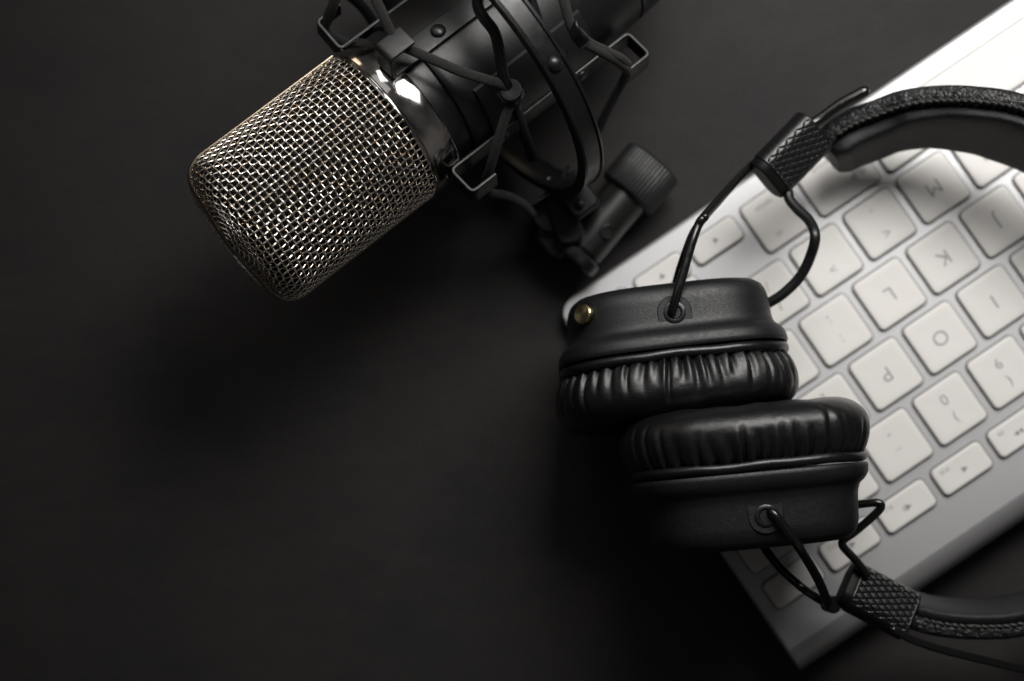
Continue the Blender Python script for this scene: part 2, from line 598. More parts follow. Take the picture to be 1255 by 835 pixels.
cord([(455, -22, 84), (459, -4, 84), (470, 20, 83.5), (478, 38, 82), (485, 52, 80.5), (498, 59, 80.5), (530, 73, 81), (565, 88, 81), (600, 99, 80), (618, 105, 78),
      (627, 113, 76), (626, 125, 75), (618, 148, 73), (609, 178, 69), (600, 208, 62), (595, 225, 54), (601, 236, 46), (620, 240, 38), (640, 250, 30), (652, 262, 24)])
cord([(686, -25, 88), (690, -5, 87), (694, 12, 86), (700, 32, 84), (711, 49, 81), (735, 63, 74), (755, 74, 66), (768, 86, 58), (764, 98, 50),
      (755, 114, 44), (742, 140, 36), (727, 172, 26), (716, 196, 20)])
cord([(708, 38, 81.5), (722, 52, 78), (742, 62, 72), (760, 71, 66), (769, 78, 60)], 1.2)
cord([(416, -20, 62), (410, 2, 58), (402, 22, 52), (397, 34, 48), (403, 43, 44), (416, 50, 38), (436, 60, 26)], 1.5)
# clips capping the bends
mb = MB()
c = P(628, 112, 77)
zz = norm(np.array([-0.25, 0.1, 1.0])); xx = norm(np.cross([0, 1, 0], zz)); yy = np.cross(zz, xx)
lathe(mb, c - zz * 1.4, zz, xx, yy, [(0, 2.8), (0.2, 3.05), (2.7, 3.05), (3.1, 2.8), (3.15, 2.6), (2.95, 1.2), (2.95, 0.2)], 36)
sm_build(mb, 'cord_clip', M['frame'])
mb = MB()
prism(mb, rrect(3.6, 5.0, 0.6, 3), P(619, 116, 76), norm([0.75, 0.55, .2]), norm([-.55, .75, 0]), norm([-0.2, 0.1, 1.0]), 1.8, 0.4)
sm_build(mb, 'cord_clip', M['frame'])
mb = MB()
pth = spline([P(703, 30, 85), P(704, 36, 85.5), P(708, 45, 85), P(714, 51, 84), P(717, 56, 82)], 8)
sweep(mb, pth, rrect(3.6, 1.0, .35, 3), norm([0.6, 0.75, 0.9]))
sm_build(mb, 'cord_clip', M['frame'])

# clamp block where the ring meets the stand adapter
mb = MB()
cb = P(706, 240, 28)
ex = norm([0.60, -0.80, 0]); ey = norm([0.80, 0.60, 0]); ez = np.array([0, 0, 1.0])
prism(mb, rrect(12, 9, 2, 5), cb - ez * 12, ex, ey, ez, 17, 1.0)
clamp = sm_build(mb, 'clamp_block', M['frame'])
for px, py, z in ((672, 221, 26), (686, 223, 26), (711, 250, 34), (700, 231, 34)):
    mb = MB()
    dome(mb, P(px, py, z), ex, ey, ez, 1.3, 0.9, 18)
    sm_build(mb, 'bolt', M['strap'], clamp)
mb = MB()
sweep(mb, spline([P(646, 256, 24), P(668, 243, 25), P(682, 234, 26), (P(688, 222, 27)), P(696, 204, 28)], 8), rrect(6.0, 0.9, .3, 3), norm([0, 0.1, 1.0]))
sm_build(mb, 'clamp_plate', M['strap'])
mb = MB()
lathe(mb, P(676, 262, 16) - ez * 6, ez, ex, ey, [(0, 5.0), (0.6, 5.8), (9, 5.8), (9.8, 5.2), (9.9, 3), (9.9, 0.3)], 40)
sm_build(mb, 'pivot', M['frame'])
# threaded stand adapter
p0, p1, p2 = P(711, 306, 12.5), P(768, 239, 11.8), P(806, 201, 11.5)
sa = norm(p1 - p0); su = norm(ez - sa[2] * sa); sw = np.cross(sa, su)
Lb, Lc = np.linalg.norm(p1 - p0), np.linalg.norm(p2 - p0)
mb = MB()
lathe(mb, p0, sa, su, sw, [(-4.5, 0.2), (-4.5, 6.6), (-4, 7.5), (-3.2, 7.8), (-1.0, 7.8), (-0.6, 7.4), (-0.5, 6.0), (0.0, 6.2), (0.7, 6.8), (Lb - 0.5, 6.9), (Lb, 6.4)], 72)
M['satin'] = mat('adapter_satin_black', (0.007, 0.007, 0.007), 0.33, spec=0.6)
adapter = sm_build(mb, 'stand_adapter', M['satin'])
mb = MB()
fn = lambda q: 1 - 0.026 * (0.5 + 0.5 * np.cos(q * 46)) ** 2
lathe(mb, p0, sa, su, sw, [(Lb - 0.6, 6.4), (Lb - 0.4, 8.2), (Lb + 0.3, 9.0), (Lb + 0.8, 9.2), (Lc - 1.0, 9.2), (Lc - 0.4, 8.8), (Lc, 8.0), (Lc + .05, 6.4), (Lc - 4, 6.2), (Lc - 4, .2)], 552, fn)
sm_build(mb, 'knurled_cap', M['strap'], adapter, 60)
mb = MB()
sc = p0 + sa * 8.3 + (su * 0.93 + sw * 0.36) * 6.9
sn = norm(su * 0.93 + sw * 0.36); st_ = norm(np.cross(sn, sa))
lathe(mb, sc, sn, sa, st_, [(0, 2.3), (0.45, 2.2), (0.55, 1.9), (0.1, 1.6), (-0.6, 1.5), (-0.6, .1)], 6 * 6)
sm_build(mb, 'set_screw', M['strap'], adapter)
# arm joining adapter and clamp
mb = MB()
prism(mb, rrect(13, 10, 3, 5), P(686, 290, 8) - ez * 7, norm([.75, .66, 0]), norm([-.66, .75, 0]), ez, 15, 1.2)
sm_build(mb, 'hinge_arm', M['frame'])
mb = MB()
prism(mb, rrect(8, 18, 3, 5), P(690, 266, 12) - ez * 6, norm([.95, .3, 0]), norm([-.3, .95, 0]), ez, 16, 1.2)
sm_build(mb, 'hinge_arm', M['frame'])

# ================================================================= HEADPHONES
hp_base = P(930, 500, 0)
hp = empty('headphones', 'black on-ear headphones with wrinkled leather cushions, lying on the keyboard', 'headphones', hp_base)


def hb(mb, name, m, parent=None, smooth=35):
    return mb.build(name, m, parent or hp, hp_base, smooth)


def squircle(th, nn=3.4):
    return (np.abs(np.cos(th)) ** nn + np.abs(np.sin(th)) ** nn) ** (-1 / nn)


def make_cup(cpx, cpy, cz, rot, tilt, side, seed):
    """side=+1: cushion points down the photo, -1: up. centre lies on the flange plane"""
    rg = np.random.default_rng(seed)
    c = P(cpx, cpy, cz)
    h = np.array([math.cos(R(rot)), math.sin(R(rot)), 0])
    k = np.array([math.sin(R(rot)), -math.cos(R(rot)), 0]) * side
    z = np.array([0, 0, 1.0])
    k2 = norm(k * math.cos(R(tilt)) + z * math.sin(R(tilt)))
    v = norm(z - k2 * np.dot(z, k2))
    h = h if side > 0 else h
    th = np.linspace(0, 2 * math.pi, 360, endpoint=False)

    def rings(mb, prof, nn=3.4, cap=True):
        sq = squircle(th, nn)
        G = []
        for (x, r) in prof:
            G.append(c + k2 * x + (r * sq)[:, None] * (np.cos(th)[:, None] * h + np.sin(th)[:, None] * v))
        mb.grid(np.array(G), cv=True, cap0=cap, cap1=cap, flip=False)
    mb = MB()
    prof = [(-18.2, 2), (-18.2, 19), (-18.1, 22.5), (-17.6, 24.7), (-16.5, 26.3), (-15, 27.1), (-13.5, 27.5), (-8, 27.9), (-6.6, 28.1), (-5.4, 28.7),
            (-4.4, 29.9), (-3.4, 30.7), (-2.4, 31.1), (-0.8, 31.35), (-0.2, 31.25), (0.0, 30.9), (0.05, 29.6)]
    if side < 0:
        prof = [(x * 1.09, r_) if x < -6 else (x, r_) for x, r_ in prof]
    pr2 = resample(np.array(prof), 0.7)
    rings(mb, pr2)
    shell = hb(mb, 'ear_cup', M['shell'], None, 50)
    # rubber gasket lip, a little uneven
    mb = MB()
    G = []
    sq = squircle(th, 3.3)
    wob = 0.18 * np.sin(th * 5 + seed) + 0.14 * np.sin(th * 11 + 2 * seed)
    for q in np.linspace(0, 2 * math.pi, 16, endpoint=False):
        x = 1.7 + wob * 0.8 + 1.35 * math.cos(q)
        r = 30.3 + wob * 0.3 + 1.15 * math.sin(q)
        G.append(c + x[:, None] * k2 + (r * sq)[:, None] * (np.cos(th)[:, None] * h + np.sin(th)[:, None] * v))
    mb.grid(np.array(G), cu=True, cv=True)
    hb(mb, 'gasket', M['gasket'], shell, None)
    # gathered leather cushion
    mb = MB()
    nt_, nk = 1500, 90
    T = np.linspace(0, 2 * math.pi, nt_, endpoint=False)
    sq = squircle(T, 3.0)
    ctrl = spline([(2.2, 29.0), (2.9, 30.6), (5.0, 32.0), (8.2, 33.0), (12.0, 33.0), (14.8, 31.4), (16.8, 28.4), (17.6, 24.6), (17.4, 20.5), (16.2, 16.8),
                   (14, 14.8), (8, 14.2)], 12)
    pr = resample(ctrl, 0.45)
    L = len(pr)
    pt2 = np.gradient(pr, axis=0); pt2 /= np.linalg.norm(pt2, axis=1)[:, None]
    pnn = np.stack([-pt2[:, 1], pt2[:, 0]], 1)
    if pnn[L // 4, 1] < 0:
        pnn = -pnn
    # folds: irregularly spaced creases round the perimeter
    cre = []
    x = 0.0
    while x < 2 * math.pi:
        x += rg.uniform(0.080, 0.150)
        cre.append((x, rg.uniform(0.7, 1.5), rg.uniform(8.0, 16.0), rg.uniform(-.02, .02), rg.uniform(0.013, 0.024)))
    sarc = np.arange(L) * 0.45
    disp = np.zeros((L, nt_))
    for (x, amp, ln, sk, wd) in cre:
        pos = x + sk * (sarc / 8.0)[:, None] + 0.004 * np.sin(sarc * .5 + x * 9)[:, None]
        d = (T[None] - pos + math.pi) % (2 * math.pi) - math.pi
        fall = np.clip(1 - (sarc / ln), 0, 1)[:, None] ** 0.8
        wdd = wd * (1 + 0.7 * (sarc / ln))[:, None]
        disp -= amp * fall * np.exp(-(d / wdd) ** 2)
        # bulge beside each crease
        d2 = d - wdd * 1.9
        disp += 0.38 * amp * fall * np.exp(-(d2 / (wdd * 1.3)) ** 2)
    # soft large-scale unevenness
    disp += 0.22 * np.sin(T * 7 + seed)[None] * np.sin(sarc * 0.16)[:, None]
    disp += 0.12 * np.sin(T * 17 + 1.3 * seed)[None] * np.sin(sarc * 0.2)[:, None]
    mask = np.clip(sarc / 0.9, 0, 1)[:, None]
    disp *= mask
    X = pr[:, 0][:, None] + pnn[:, 0][:, None] * disp
    Rr = (pr[:, 1][:, None]) * sq[None] + pnn[:, 1][:, None] * disp
    G = c + X[..., None] * k2 + Rr[..., None] * (np.cos(T)[None, :, None] * h + np.sin(T)[None, :, None] * v)
    mb.grid(G, cv=True)
    hb(mb, 'ear_cushion', M['leather'], shell, None)
    # cloth over the driver
    mb = MB()
    rings(mb, [(9, 0.5), (9, 15.5)], 2.6)
    hb(mb, 'driver_cloth', M['padfab'], shell)

    def top(hx, kx, lift=0.0):
        """point on the top side of the shell at across hx, along kx"""
        r = float(np.interp(kx, pr2[:, 0], pr2[:, 1]))
        lo, hi = 0.02, math.pi - 0.02
        for _ in range(50):
            mid = (lo + hi) / 2
            if r * float(squircle(np.array(mid))) * math.cos(mid) > hx:
                lo = mid
            else:
                hi = mid
        rr = r * float(squircle(np.array(lo)))
        return c + k2 * kx + h * rr * math.cos(lo) + v * (rr * math.sin(lo) + lift)
    return dict(shell=shell, c=c, h=h, k=k2, v=v, top=top)


A = make_cup(823, 441, 39, 6.6, 7, +1, 3)
B = make_cup(914.5, 579, 52, 5.4, -4, -1, 8)


def socket(cup, hx, kx, label=None):
    o = []
    w_, d_ = 9.2, 8.2
    o += [(-w_ / 2, 3.6), (w_ / 2, 3.6), (w_ / 2, -0.2)]
    for q in np.linspace(0, 180, 15)[1:-1]:
        o.append((w_ / 2 * math.cos(R(q)), -0.2 - (d_ - 3.8) * math.sin(R(q))))
    o += [(-w_ / 2, -0.2)]
    o = np.array(o)[::-1]
    c = cup['top'](hx, kx, -0.55)
    mb = MB()
    prism(mb, o, c, cup['h'], cup['k'], cup['v'], 0.75, 0.25)
    s = hb(mb, 'hinge_socket', M['shell'], cup['shell'], 40)
    mb = MB()
    lathe(mb, c + cup['v'] * 0.4, cup['v'], cup['h'], cup['k'], [(0, 3.0), (0.65, 2.9), (0.8, 2.5), (0.75, 1.9), (0.3, 1.5), (0.3, 0.1)], 40)
    hb(mb, 'grommet', M['gasket'], cup['shell'])
    return c


socket(A, 0.2, -9.4)
socket(B, 0.9, -11.4)
# brass screw on the upper cup
mb = MB()
sc = A['top'](-22.6, -12.3, -0.6)
sn = norm(A['v'] * 0.74 - A['h'] * 0.66 - A['k'] * 0.12)
su_ = norm(np.cross(A['k'], sn))
sw_ = np.cross(sn, su_)
rr_ = [(0, 2.1), (0.5, 2.1), (0.6, 2.75), (1.7, 2.8), (2.0, 2.6)]
for i_, q in enumerate(np.linspace(2.5, 0.1, 56)):
    rr_.append((2.05 + (0.008 if i_ % 2 else 0), q))
lathe(mb, sc, sn, su_, sw_, rr_, 90)
hb(mb, 'screw', M['brass'], A['shell'], 9)
mb = MB()
lathe(mb, sc - sn * 0.3, sn, su_, sw_, [(0, 3.6), (0.6, 3.5), (0.7, 3.0)], 40)
hb(mb, 'washer', M['gasket'], A['shell'])
# small sound hole on the lower cup
mb = MB()
lathe(mb, B['top'](-7.4, -11.6, -0.2), B['v'], B['h'], B['k'], [(0, .55), (0.26, .55)], 16)
hb(mb, 'sound_hole', M['hole'], B['shell'])


def rod(pts, r, m='rodgloss', name='yoke_wire'):
    mb = MB()
    tube(mb, resample(spline([P(*q) for q in pts], 14), 0.6), r, 18)
    return hb(mb, name, M[m], None, None)


zA = A['top'](0.2, -9.4)[2]
zB = B['top'](0.9, -11.4)[2]
rod([(823, 387, zA - 1), (824, 380, zA + 1.5), (830, 360, zA + 2.5), (838, 333, zA + 2), (848, 298, zA + 1), (856, 276, zA), (862, 267, zA), (876, 251, zA - 7), (900, 224, zA - 18), (922, 202, zA - 27)], 1.2)
rod([(826, 356, 42), (835, 325, 46), (848, 290, 56), (859, 272, 64), (864, 266, 66)], 1.15)
rod([(925, 380, 38), (941, 372, 40), (960, 360, 42), (980, 340, 44), (993, 315, 47), (999, 290, 50), (992, 271, 46), (978, 257, 43), (968, 245, 41), (966, 236, 40)], 1.45, 'rodmatte')
rod([(985, 158, 42), (1005, 146, 42), (1030, 128, 43), (1059, 112, 44)], 1.55)
rod([(945, 626, zB - 1), (947, 628, zB + 1.2), (958, 642, zB + 1.6), (978, 669, zB), (996, 698, zB - 10), (1008, 722, zB - 20), (1014, 740, zB - 30)], 1.25)
rod([(930, 660, 48), (942, 679, 50), (962, 702, 52), (988, 724, 54), (1016, 742, 46)], 1.2)
rod([(1035, 621, 50), (1062, 617, 52), (1077, 616.5, 53), (1080, 621, 53), (1073, 630, 52), (1050, 650, 50), (1035, 661, 49), (1032, 665, 49), (1034, 671, 49), (1048, 686, 49), (1062, 703, 48)], 1.15)
rod([(1095, 772, 52), (1120, 785, 50), (1160, 798, 46), (1205, 809, 42), (1262, 822, 38), (1330, 828, 36), (1400, 815, 36)], 1.1, 'rodgloss')


def slider(px, py, z, Ldir, pitch_deg, roll_deg, ln, wd, thk):
    c = P(px, py, z)
    L = norm([Ldir[0], -Ldir[1], 0])
    W = np.array([L[1], -L[0], 0.0])          # to the right of L seen from above
    Z = np.array([0, 0, 1.0])
    L, Z = L * math.cos(R(pitch_deg)) + Z * math.sin(R(pitch_deg)), Z * math.cos(R(pitch_deg)) - L * math.sin(R(pitch_deg))
    W, Z = W * math.cos(R(roll_deg)) - Z * math.sin(R(roll_deg)), Z * math.cos(R(roll_deg)) + W * math.sin(R(roll_deg))
    # cross-section outline with arc-length parametrisation
    out = rrect(wd, thk, 3.7, 18)
    out = resample(np.vstack([out, out[:1]]), 0.11)[:-1]
    t = np.roll(out, -1, 0) - np.roll(out, 1, 0)
    t /= np.linalg.norm(t, axis=1)[:, None]
    nn = np.stack([t[:, 1], -t[:, 0]], 1)
    xs = np.arange(-ln / 2, ln / 2 + .001, 0.11)
    mb = MB()
    per = 2.15
    u = out[:, 0][None]
    x = xs[:, None]
    f1 = (x / 3.5 + u / 1.95) % 1.0
    f2 = (x / 3.5 - u / 1.95) % 1.0
    d1 = np.minimum(f1, 1 - f1)
    d2 = np.minimum(f2, 1 - f2)
    d = np.minimum(d1, d2)
    gmask = np.clip((np.abs(nn[:, 1]) - 0.72) / 0.12, 0, 1)[None] * np.clip((ln / 2 - 0.7 - np.abs(x)) / 0.3, 0, 1)
    # raised diamonds with grooves between
    disp = (0.85 * np.clip(d / 0.12, 0, 1) + 0.15 * np.clip(d / 0.5, 0, 1) - 1) * 0.50 * gmask
    endr = np.clip((np.abs(x) - (ln / 2 - 0.6)) / 0.6, 0, 1) ** 2 * -0.5
    disp = disp + endr
    G = c + x[..., None] * L + (out[:, 0][None] + nn[:, 0][None] * disp)[..., None] * W + (out[:, 1][None] + nn[:, 1][None] * disp)[..., None] * Z
    mb.grid(G, cv=True, cap0=True, cap1=True)
    s = hb(mb, 'slider', M['knurl'], None, 40)
    mb = MB()
    o2 = rrect(wd * .95, thk * .93, 3.4, 10)
    prism(mb, o2, c - L * (ln / 2 - 0.3), W, Z, -L, 2.6, 0.5)
    hb(mb, 'end_cap', M['cap'], s)
    return c, L, W, Z


slider(972, 187, 40, (.70, -.716), -6, 24, 18.0, 14.0, 8.6)
slider(1080, 738, 44, (.885, .465), 0, -24, 18.2, 14.0, 8.6)
mb = MB()
lathe(mb, P(1016, 741, 46) - ez * 3, norm([.3, 0, 1]), norm([1, 0, -.3]), np.array([0, 1.0, 0]), [(0, 1.6), (.5, 2.4), (4, 2.4), (4.6, 1.8), (4.7, .2)], 24)
hb(mb, 'wire_joint', M['rodgloss'])

# headband: closed-off arc from the upper slider round to the lower one
outer = [(997, 162, 36), (1018, 143, 37), (1041, 130, 38), (1070, 119, 40), (1104, 107, 44), (1150, 101, 48), (1199, 102, 53), (1255, 111, 57), (1330, 142, 60), (1400, 200, 60),
         (1455, 290, 58), (1480, 420, 55), (1465, 560, 53), (1405, 690, 50), (1330, 760, 47), (1255, 783, 45), (1200, 787, 44), (1150, 783, 43), (1107, 772, 42)]
path = resample(spline([P(*q) for q in outer], 14), 0.7)
T = np.gradient(path, axis=0); T /= np.linalg.norm(T, axis=1)[:, None]
ZZ = np.tile(np.array([0, 0, 1.0]), (len(path), 1))
IN = np.cross(T, ZZ); IN /= np.linalg.norm(IN, axis=1)[:, None]     # towards the inside of the arc
if np.dot(IN[5], np.array([0, -1, 0])) < 0:
    IN = -IN
ends = np.clip(np.minimum(np.arange(len(path)), np.arange(len(path))[::-1]) / 6.0, 0, 1)
endw = np.sqrt(1 - (1 - ends) ** 2) * 0.30 + 0.70
tt = np.linspace(0, 1, len(path))
HV = np.interp(tt, [0, .08, .22, .70, .84, 1], [20, 22, 27, 26, 17, 16])       # band height along the arc
LEAN = np.radians(np.interp(tt, [0, .70, .84, 1], [19, 16, 12, 12]))[:, None]      # it leans outwards
STRIP = np.interp(tt, [0, .70, .84, 1], [5.6, 5.4, 4.6, 4.6])
PADS = np.interp(tt, [0, .06, .14, .70, .84, 1], [.66, .60, .46, .46, .42, .42])
IN, ZZ = IN * np.cos(LEAN) + ZZ * np.sin(LEAN), ZZ * np.cos(LEAN) - IN * np.sin(LEAN)
# outer leather strip: a rolled edge on top
mb = MB()
nzv = 0.16 * np.sin(np.arange(len(path)) * 1.9) + 0.10 * np.sin(np.arange(len(path)) * 0.83)
G = []
for k in range(len(path)):
    w_, h_ = STRIP[k], HV[k]
    q = rrect(w_, h_ * endw[k], min(2.6, w_ * .46), 10)
    q[:, 0] = (q[:, 0] + w_ / 2) * (1 + nzv[k] * 0.35)
    q[:, 1] -= h_ / 2
    G.append(path[k] + q[:, :1] * IN[k] + q[:, 1:] * ZZ[k])
mb.grid(np.array(G), cv=True, cap0=True, cap1=True)
band = hb(mb, 'headband', M['grain'], None, 50)
# inner pad
taper = np.sin(np.clip(ends * 1.0, 0, 1) * math.pi / 2) * 0.35 + 0.65
mb = MB()
prp = []
for q in np.linspace(0, 2 * math.pi, 40, endpoint=False):
    cx, sy = math.cos(q), math.sin(q)
    prp.append((5.0 * math.copysign(abs(cx) ** .55, cx), math.copysign(abs(sy) ** .5, sy)))
prp = np.array(prp)
X = (STRIP - 1.0)[:, None] + (prp[None, :, 0] + 5.0) * (PADS * taper)[:, None]
Y = prp[None, :, 1] * ((HV / 2 - 0.6) * endw)[:, None] - (HV / 2 + np.interp(tt, [0, .05, .65, .82, 1], [1.5, 2.8, 2.4, .4, .4]))[:, None]
G = path[:, None] + X[..., None] * IN[:, None] + Y[..., None] * ZZ[:, None]
mb.grid(G, cv=True, cap0=True, cap1=True)
hb(mb, 'headband_pad', M['padfab'], band, 60)
# stitching along the seam
mb = MB()
mb2 = MB()
d = 0.0
i = 6
while i < len(path) - 7:
    p0_ = path[i] + IN[i] * (STRIP[i] - .6) - ZZ[i] * (HV[i] / 2 * (1 - endw[i]) + 0.55)
    p1_ = path[i + 2] + IN[i + 2] * (STRIP[i + 2] - .1) - ZZ[i + 2] * (HV[i + 2] / 2 * (1 - endw[i + 2]) + 0.35)
    tube(mb, np.array([p0_, (p0_ + p1_) / 2 + np.array([0, 0, .35]), p1_]), 0.42, 8)
    i += 3
hb(mb, 'stitching', M['stitch'], band, None)

# =================================================================== KEYBOARD
KA = R(34.0)
KT = R(5.6)
kr = np.array([-math.cos(KA), -math.sin(KA), 0])                          # keyboard right
kb_flat = np.array([math.sin(KA), -math.cos(KA), 0])                       # towards the back
kbv = norm(kb_flat * math.cos(KT) + np.array([0, 0, 1]) * math.sin(KT))
kz = np.cross(kr, kbv)
U, V = 18.75, 18.5
KO = P(1090.6, 360.2, 11.6) - kz * 1.6                                     # L key centre, on the plate
kb_base = np.array([KO[0], KO[1], 0.0])
kb = empty('keyboard', 'slim silver aluminium keyboard with square cream white keys', 'keyboard', kb_base)


def K(x, y, z=0.0):
    return KO + kr * x + kbv * y + kz * z


XR = 4.25 * U - 1.4 + 4.4          # right end
XL = -(10.25 * U - 1.4 + 4.4)
YF, YB = -51.3, 68.5
mb = MB()
# plate outline, front corners rounded
o = [(XR, YB), (XL, YB)]
rc = 7
for q in np.linspace(180, 270, 9):
    o.append((XL + rc + rc * math.cos(R(q)), YF + rc + rc * math.sin(R(q))))
for q in np.linspace(270, 360, 9):
    o.append((XR - rc + rc * math.cos(R(q)), YF + rc + rc * math.sin(R(q))))
o = np.array(o)
ins = lambda dd: np.stack([np.clip(o[:, 0], XL + dd, XR - dd), np.clip(o[:, 1], YF + dd, YB)], 1)
rows = [(ins(1.2), -4.6), (ins(0.2), -4.3), (ins(0.0), -3.6), (ins(0.0), -0.9), (ins(0.25), -0.3), (ins(0.9), 0.0)]
G = np.array([[K(x, y, z) for x, y in oo] for oo, z in rows])
mb.grid(G, cv=True, cap0=True, cap1=True)

KEYS = []      # (x, y, w, h, legends)
HK, GAP = 15.9, U - 15.9


def row(y, start, items, h=HK, unit=U):
    """items: (width units, legend list); start in units from the left edge of the key block"""
    x = start
    for wu, leg in items:
        cx = (x + wu / 2 - 10.25) * U
        KEYS.append((cx, y, wu * U - GAP, h, leg))
        x += wu


s_ = 4.6
c2 = 0.28


def pair(t, b_):
    return [(t, 0, 3.2, s_), (b_, 0, -3.2, s_)]


one = lambda ch: [(ch, 0, 0, 6.2)]
row(-2 * V, 0, [(1, [('fn', 4, -4.6, 2.1)]), (1, [('ctrl', 0, -4.6, 2.1)]), (1, [('option', 0, -4.6, 2.1)]), (1.25, [('CMD', 5, 2.5, 3.0), ('command', 0, -4.6, 2.1)]), (5, []),
               (1.25, [('CMD', -5.4, 1.6, 4.4), ('command', 1, -5.0, 2.1)]), (1, [('alt', 2.2, 4.6, 2.3), ('option', 1.2, -4.8, 2.3)])])
for wx, yy_, leg in ((12.0, -2 * V - 4.2, 'LEFT'), (13.0, -2 * V - 4.2, 'DOWN'), (14.0, -2 * V - 4.2, 'RIGHT'), (13.0, -2 * V + 4.2, 'UP')):
    KEYS.append(((wx - 10.25) * U, yy_, HK, 7.6, [(leg, 0, 0, 1.7)]))
row(-V, 0, [(2.25, [('shift', -12, -4.8, 2.3)])] + [(1, one(ch)) for ch in 'ZXCVBNM'] + [(1, pair('<', ',')), (1, pair('>', '.')), (1, pair('?', '/')), (2.25, [('shift', 12, -4.8, 2.3)])])
row(0, 0, [(1.75, [('caps lock', -5, -4.8, 2.3)])] + [(1, one(ch)) for ch in 'ASDFGHJKL'] + [(1, pair(':', ';')), (1, pair('"', "'")), (1.75, [('return', 6, -4.8, 2.3)])])
row(V, 0, [(1.5, [('tab', -5, -4.8, 2.3)])] + [(1, one(ch)) for ch in 'QWERTYUIOP'] + [(1, pair('{', '[')), (1, pair('}', ']')), (1, pair('|', '\\'))])
nums = ['~`', '!1', '@2', '#3', '$4', '%5', '^6', '&7', '*8', '(9', ')0', '_-', '+=']
row(2 * V, 0, [(1, pair(q[0], q[1])) for q in nums] + [(1.5, [('delete', 5, -4.8, 2.3)])])
fl = ['esc'] + ['F%d' % q for q in range(1, 13)] + ['EJECT']
fu = 14.5 / 14
icons = {7: 'REW', 8: 'PLAY', 9: 'FWD', 10: 'MUTE', 11: 'VOLD', 12: 'VOLU'}
for i_, lg in enumerate(fl):
    cx = ((i_ + .5) * fu - 10.25) * U
    leg = [(lg, 0, 0, 2.3)] if lg in ('esc', 'EJECT') else [(lg, 4.6, -2.3, 1.9)] + ([(icons[i_], 0, 0.4, 2.2)] if i_ in icons else [])
    KEYS.append((cx, 2 * V + 16.0, fu * U - GAP, 8.6, leg))

mb.cur = 1
for (x, y, w_, h_, leg) in KEYS:
    o = rrect(w_ + 0.95, h_ + 0.95, 2.0, 5)
    mb.raw([K(x + p[0], y + p[1], 0.05) for p in o], [list(range(len(o)))])
mb.cur = 0
plate = mb.build('plate', [M['alu'], M['well']], kb, kb_base, 40)
# rear battery tube
mb = MB()
RT = 8.2
tc_ = K(0, YB - 1.0, -RT)
seg = 72
q = np.linspace(0, 2 * math.pi, seg, endpoint=False)
G = []
for x, rr0 in ((XR - 0.05, 6.9), (XR - 0.05, 7.4), (XR - 0.35, 8.0), (XR - 0.8, RT - .02), (XL + 0.8, RT - .02), (XL + 0.35, 8.0), (XL + 0.05, 7.4), (XL + 0.05, 6.9)):
    G.append([K(x, YB - 1.0 + rr0 * math.sin(t_), -RT + rr0 * math.cos(t_)) for t_ in q])
mb.grid(np.array(G), cv=True, cap0=True, cap1=True)
mb.build('battery_tube', M['alu'], kb, kb_base, 40)

RM = Matrix((kr, kbv, kz)).transposed().to_4x4()


def key_mesh(w_, h_):
    mb = MB()
    E = np.eye(3)
    rows = [(0.0, -0.6), (0.0, 1.15), (0.08, 1.42), (0.28, 1.58), (0.6, 1.62)]
    G = []
    for dd, z in rows:
        o = rrect(w_ - 2 * dd, h_ - 2 * dd, max(1.55 - dd, .4), 6)
        G.append([(p[0], p[1], z) for p in o])
    # gently dished top
    for sc_, z in ((0.8, 1.58), (0.5, 1.53), (0.2, 1.51)):
        o = rrect(w_ - 1.2, h_ - 1.2, 1.0, 6) * sc_
        G.append([(p[0], p[1], z) for p in o])
    mb.grid(np.array(G, float), cv=True, cap0=False, cap1=True)
    return mb


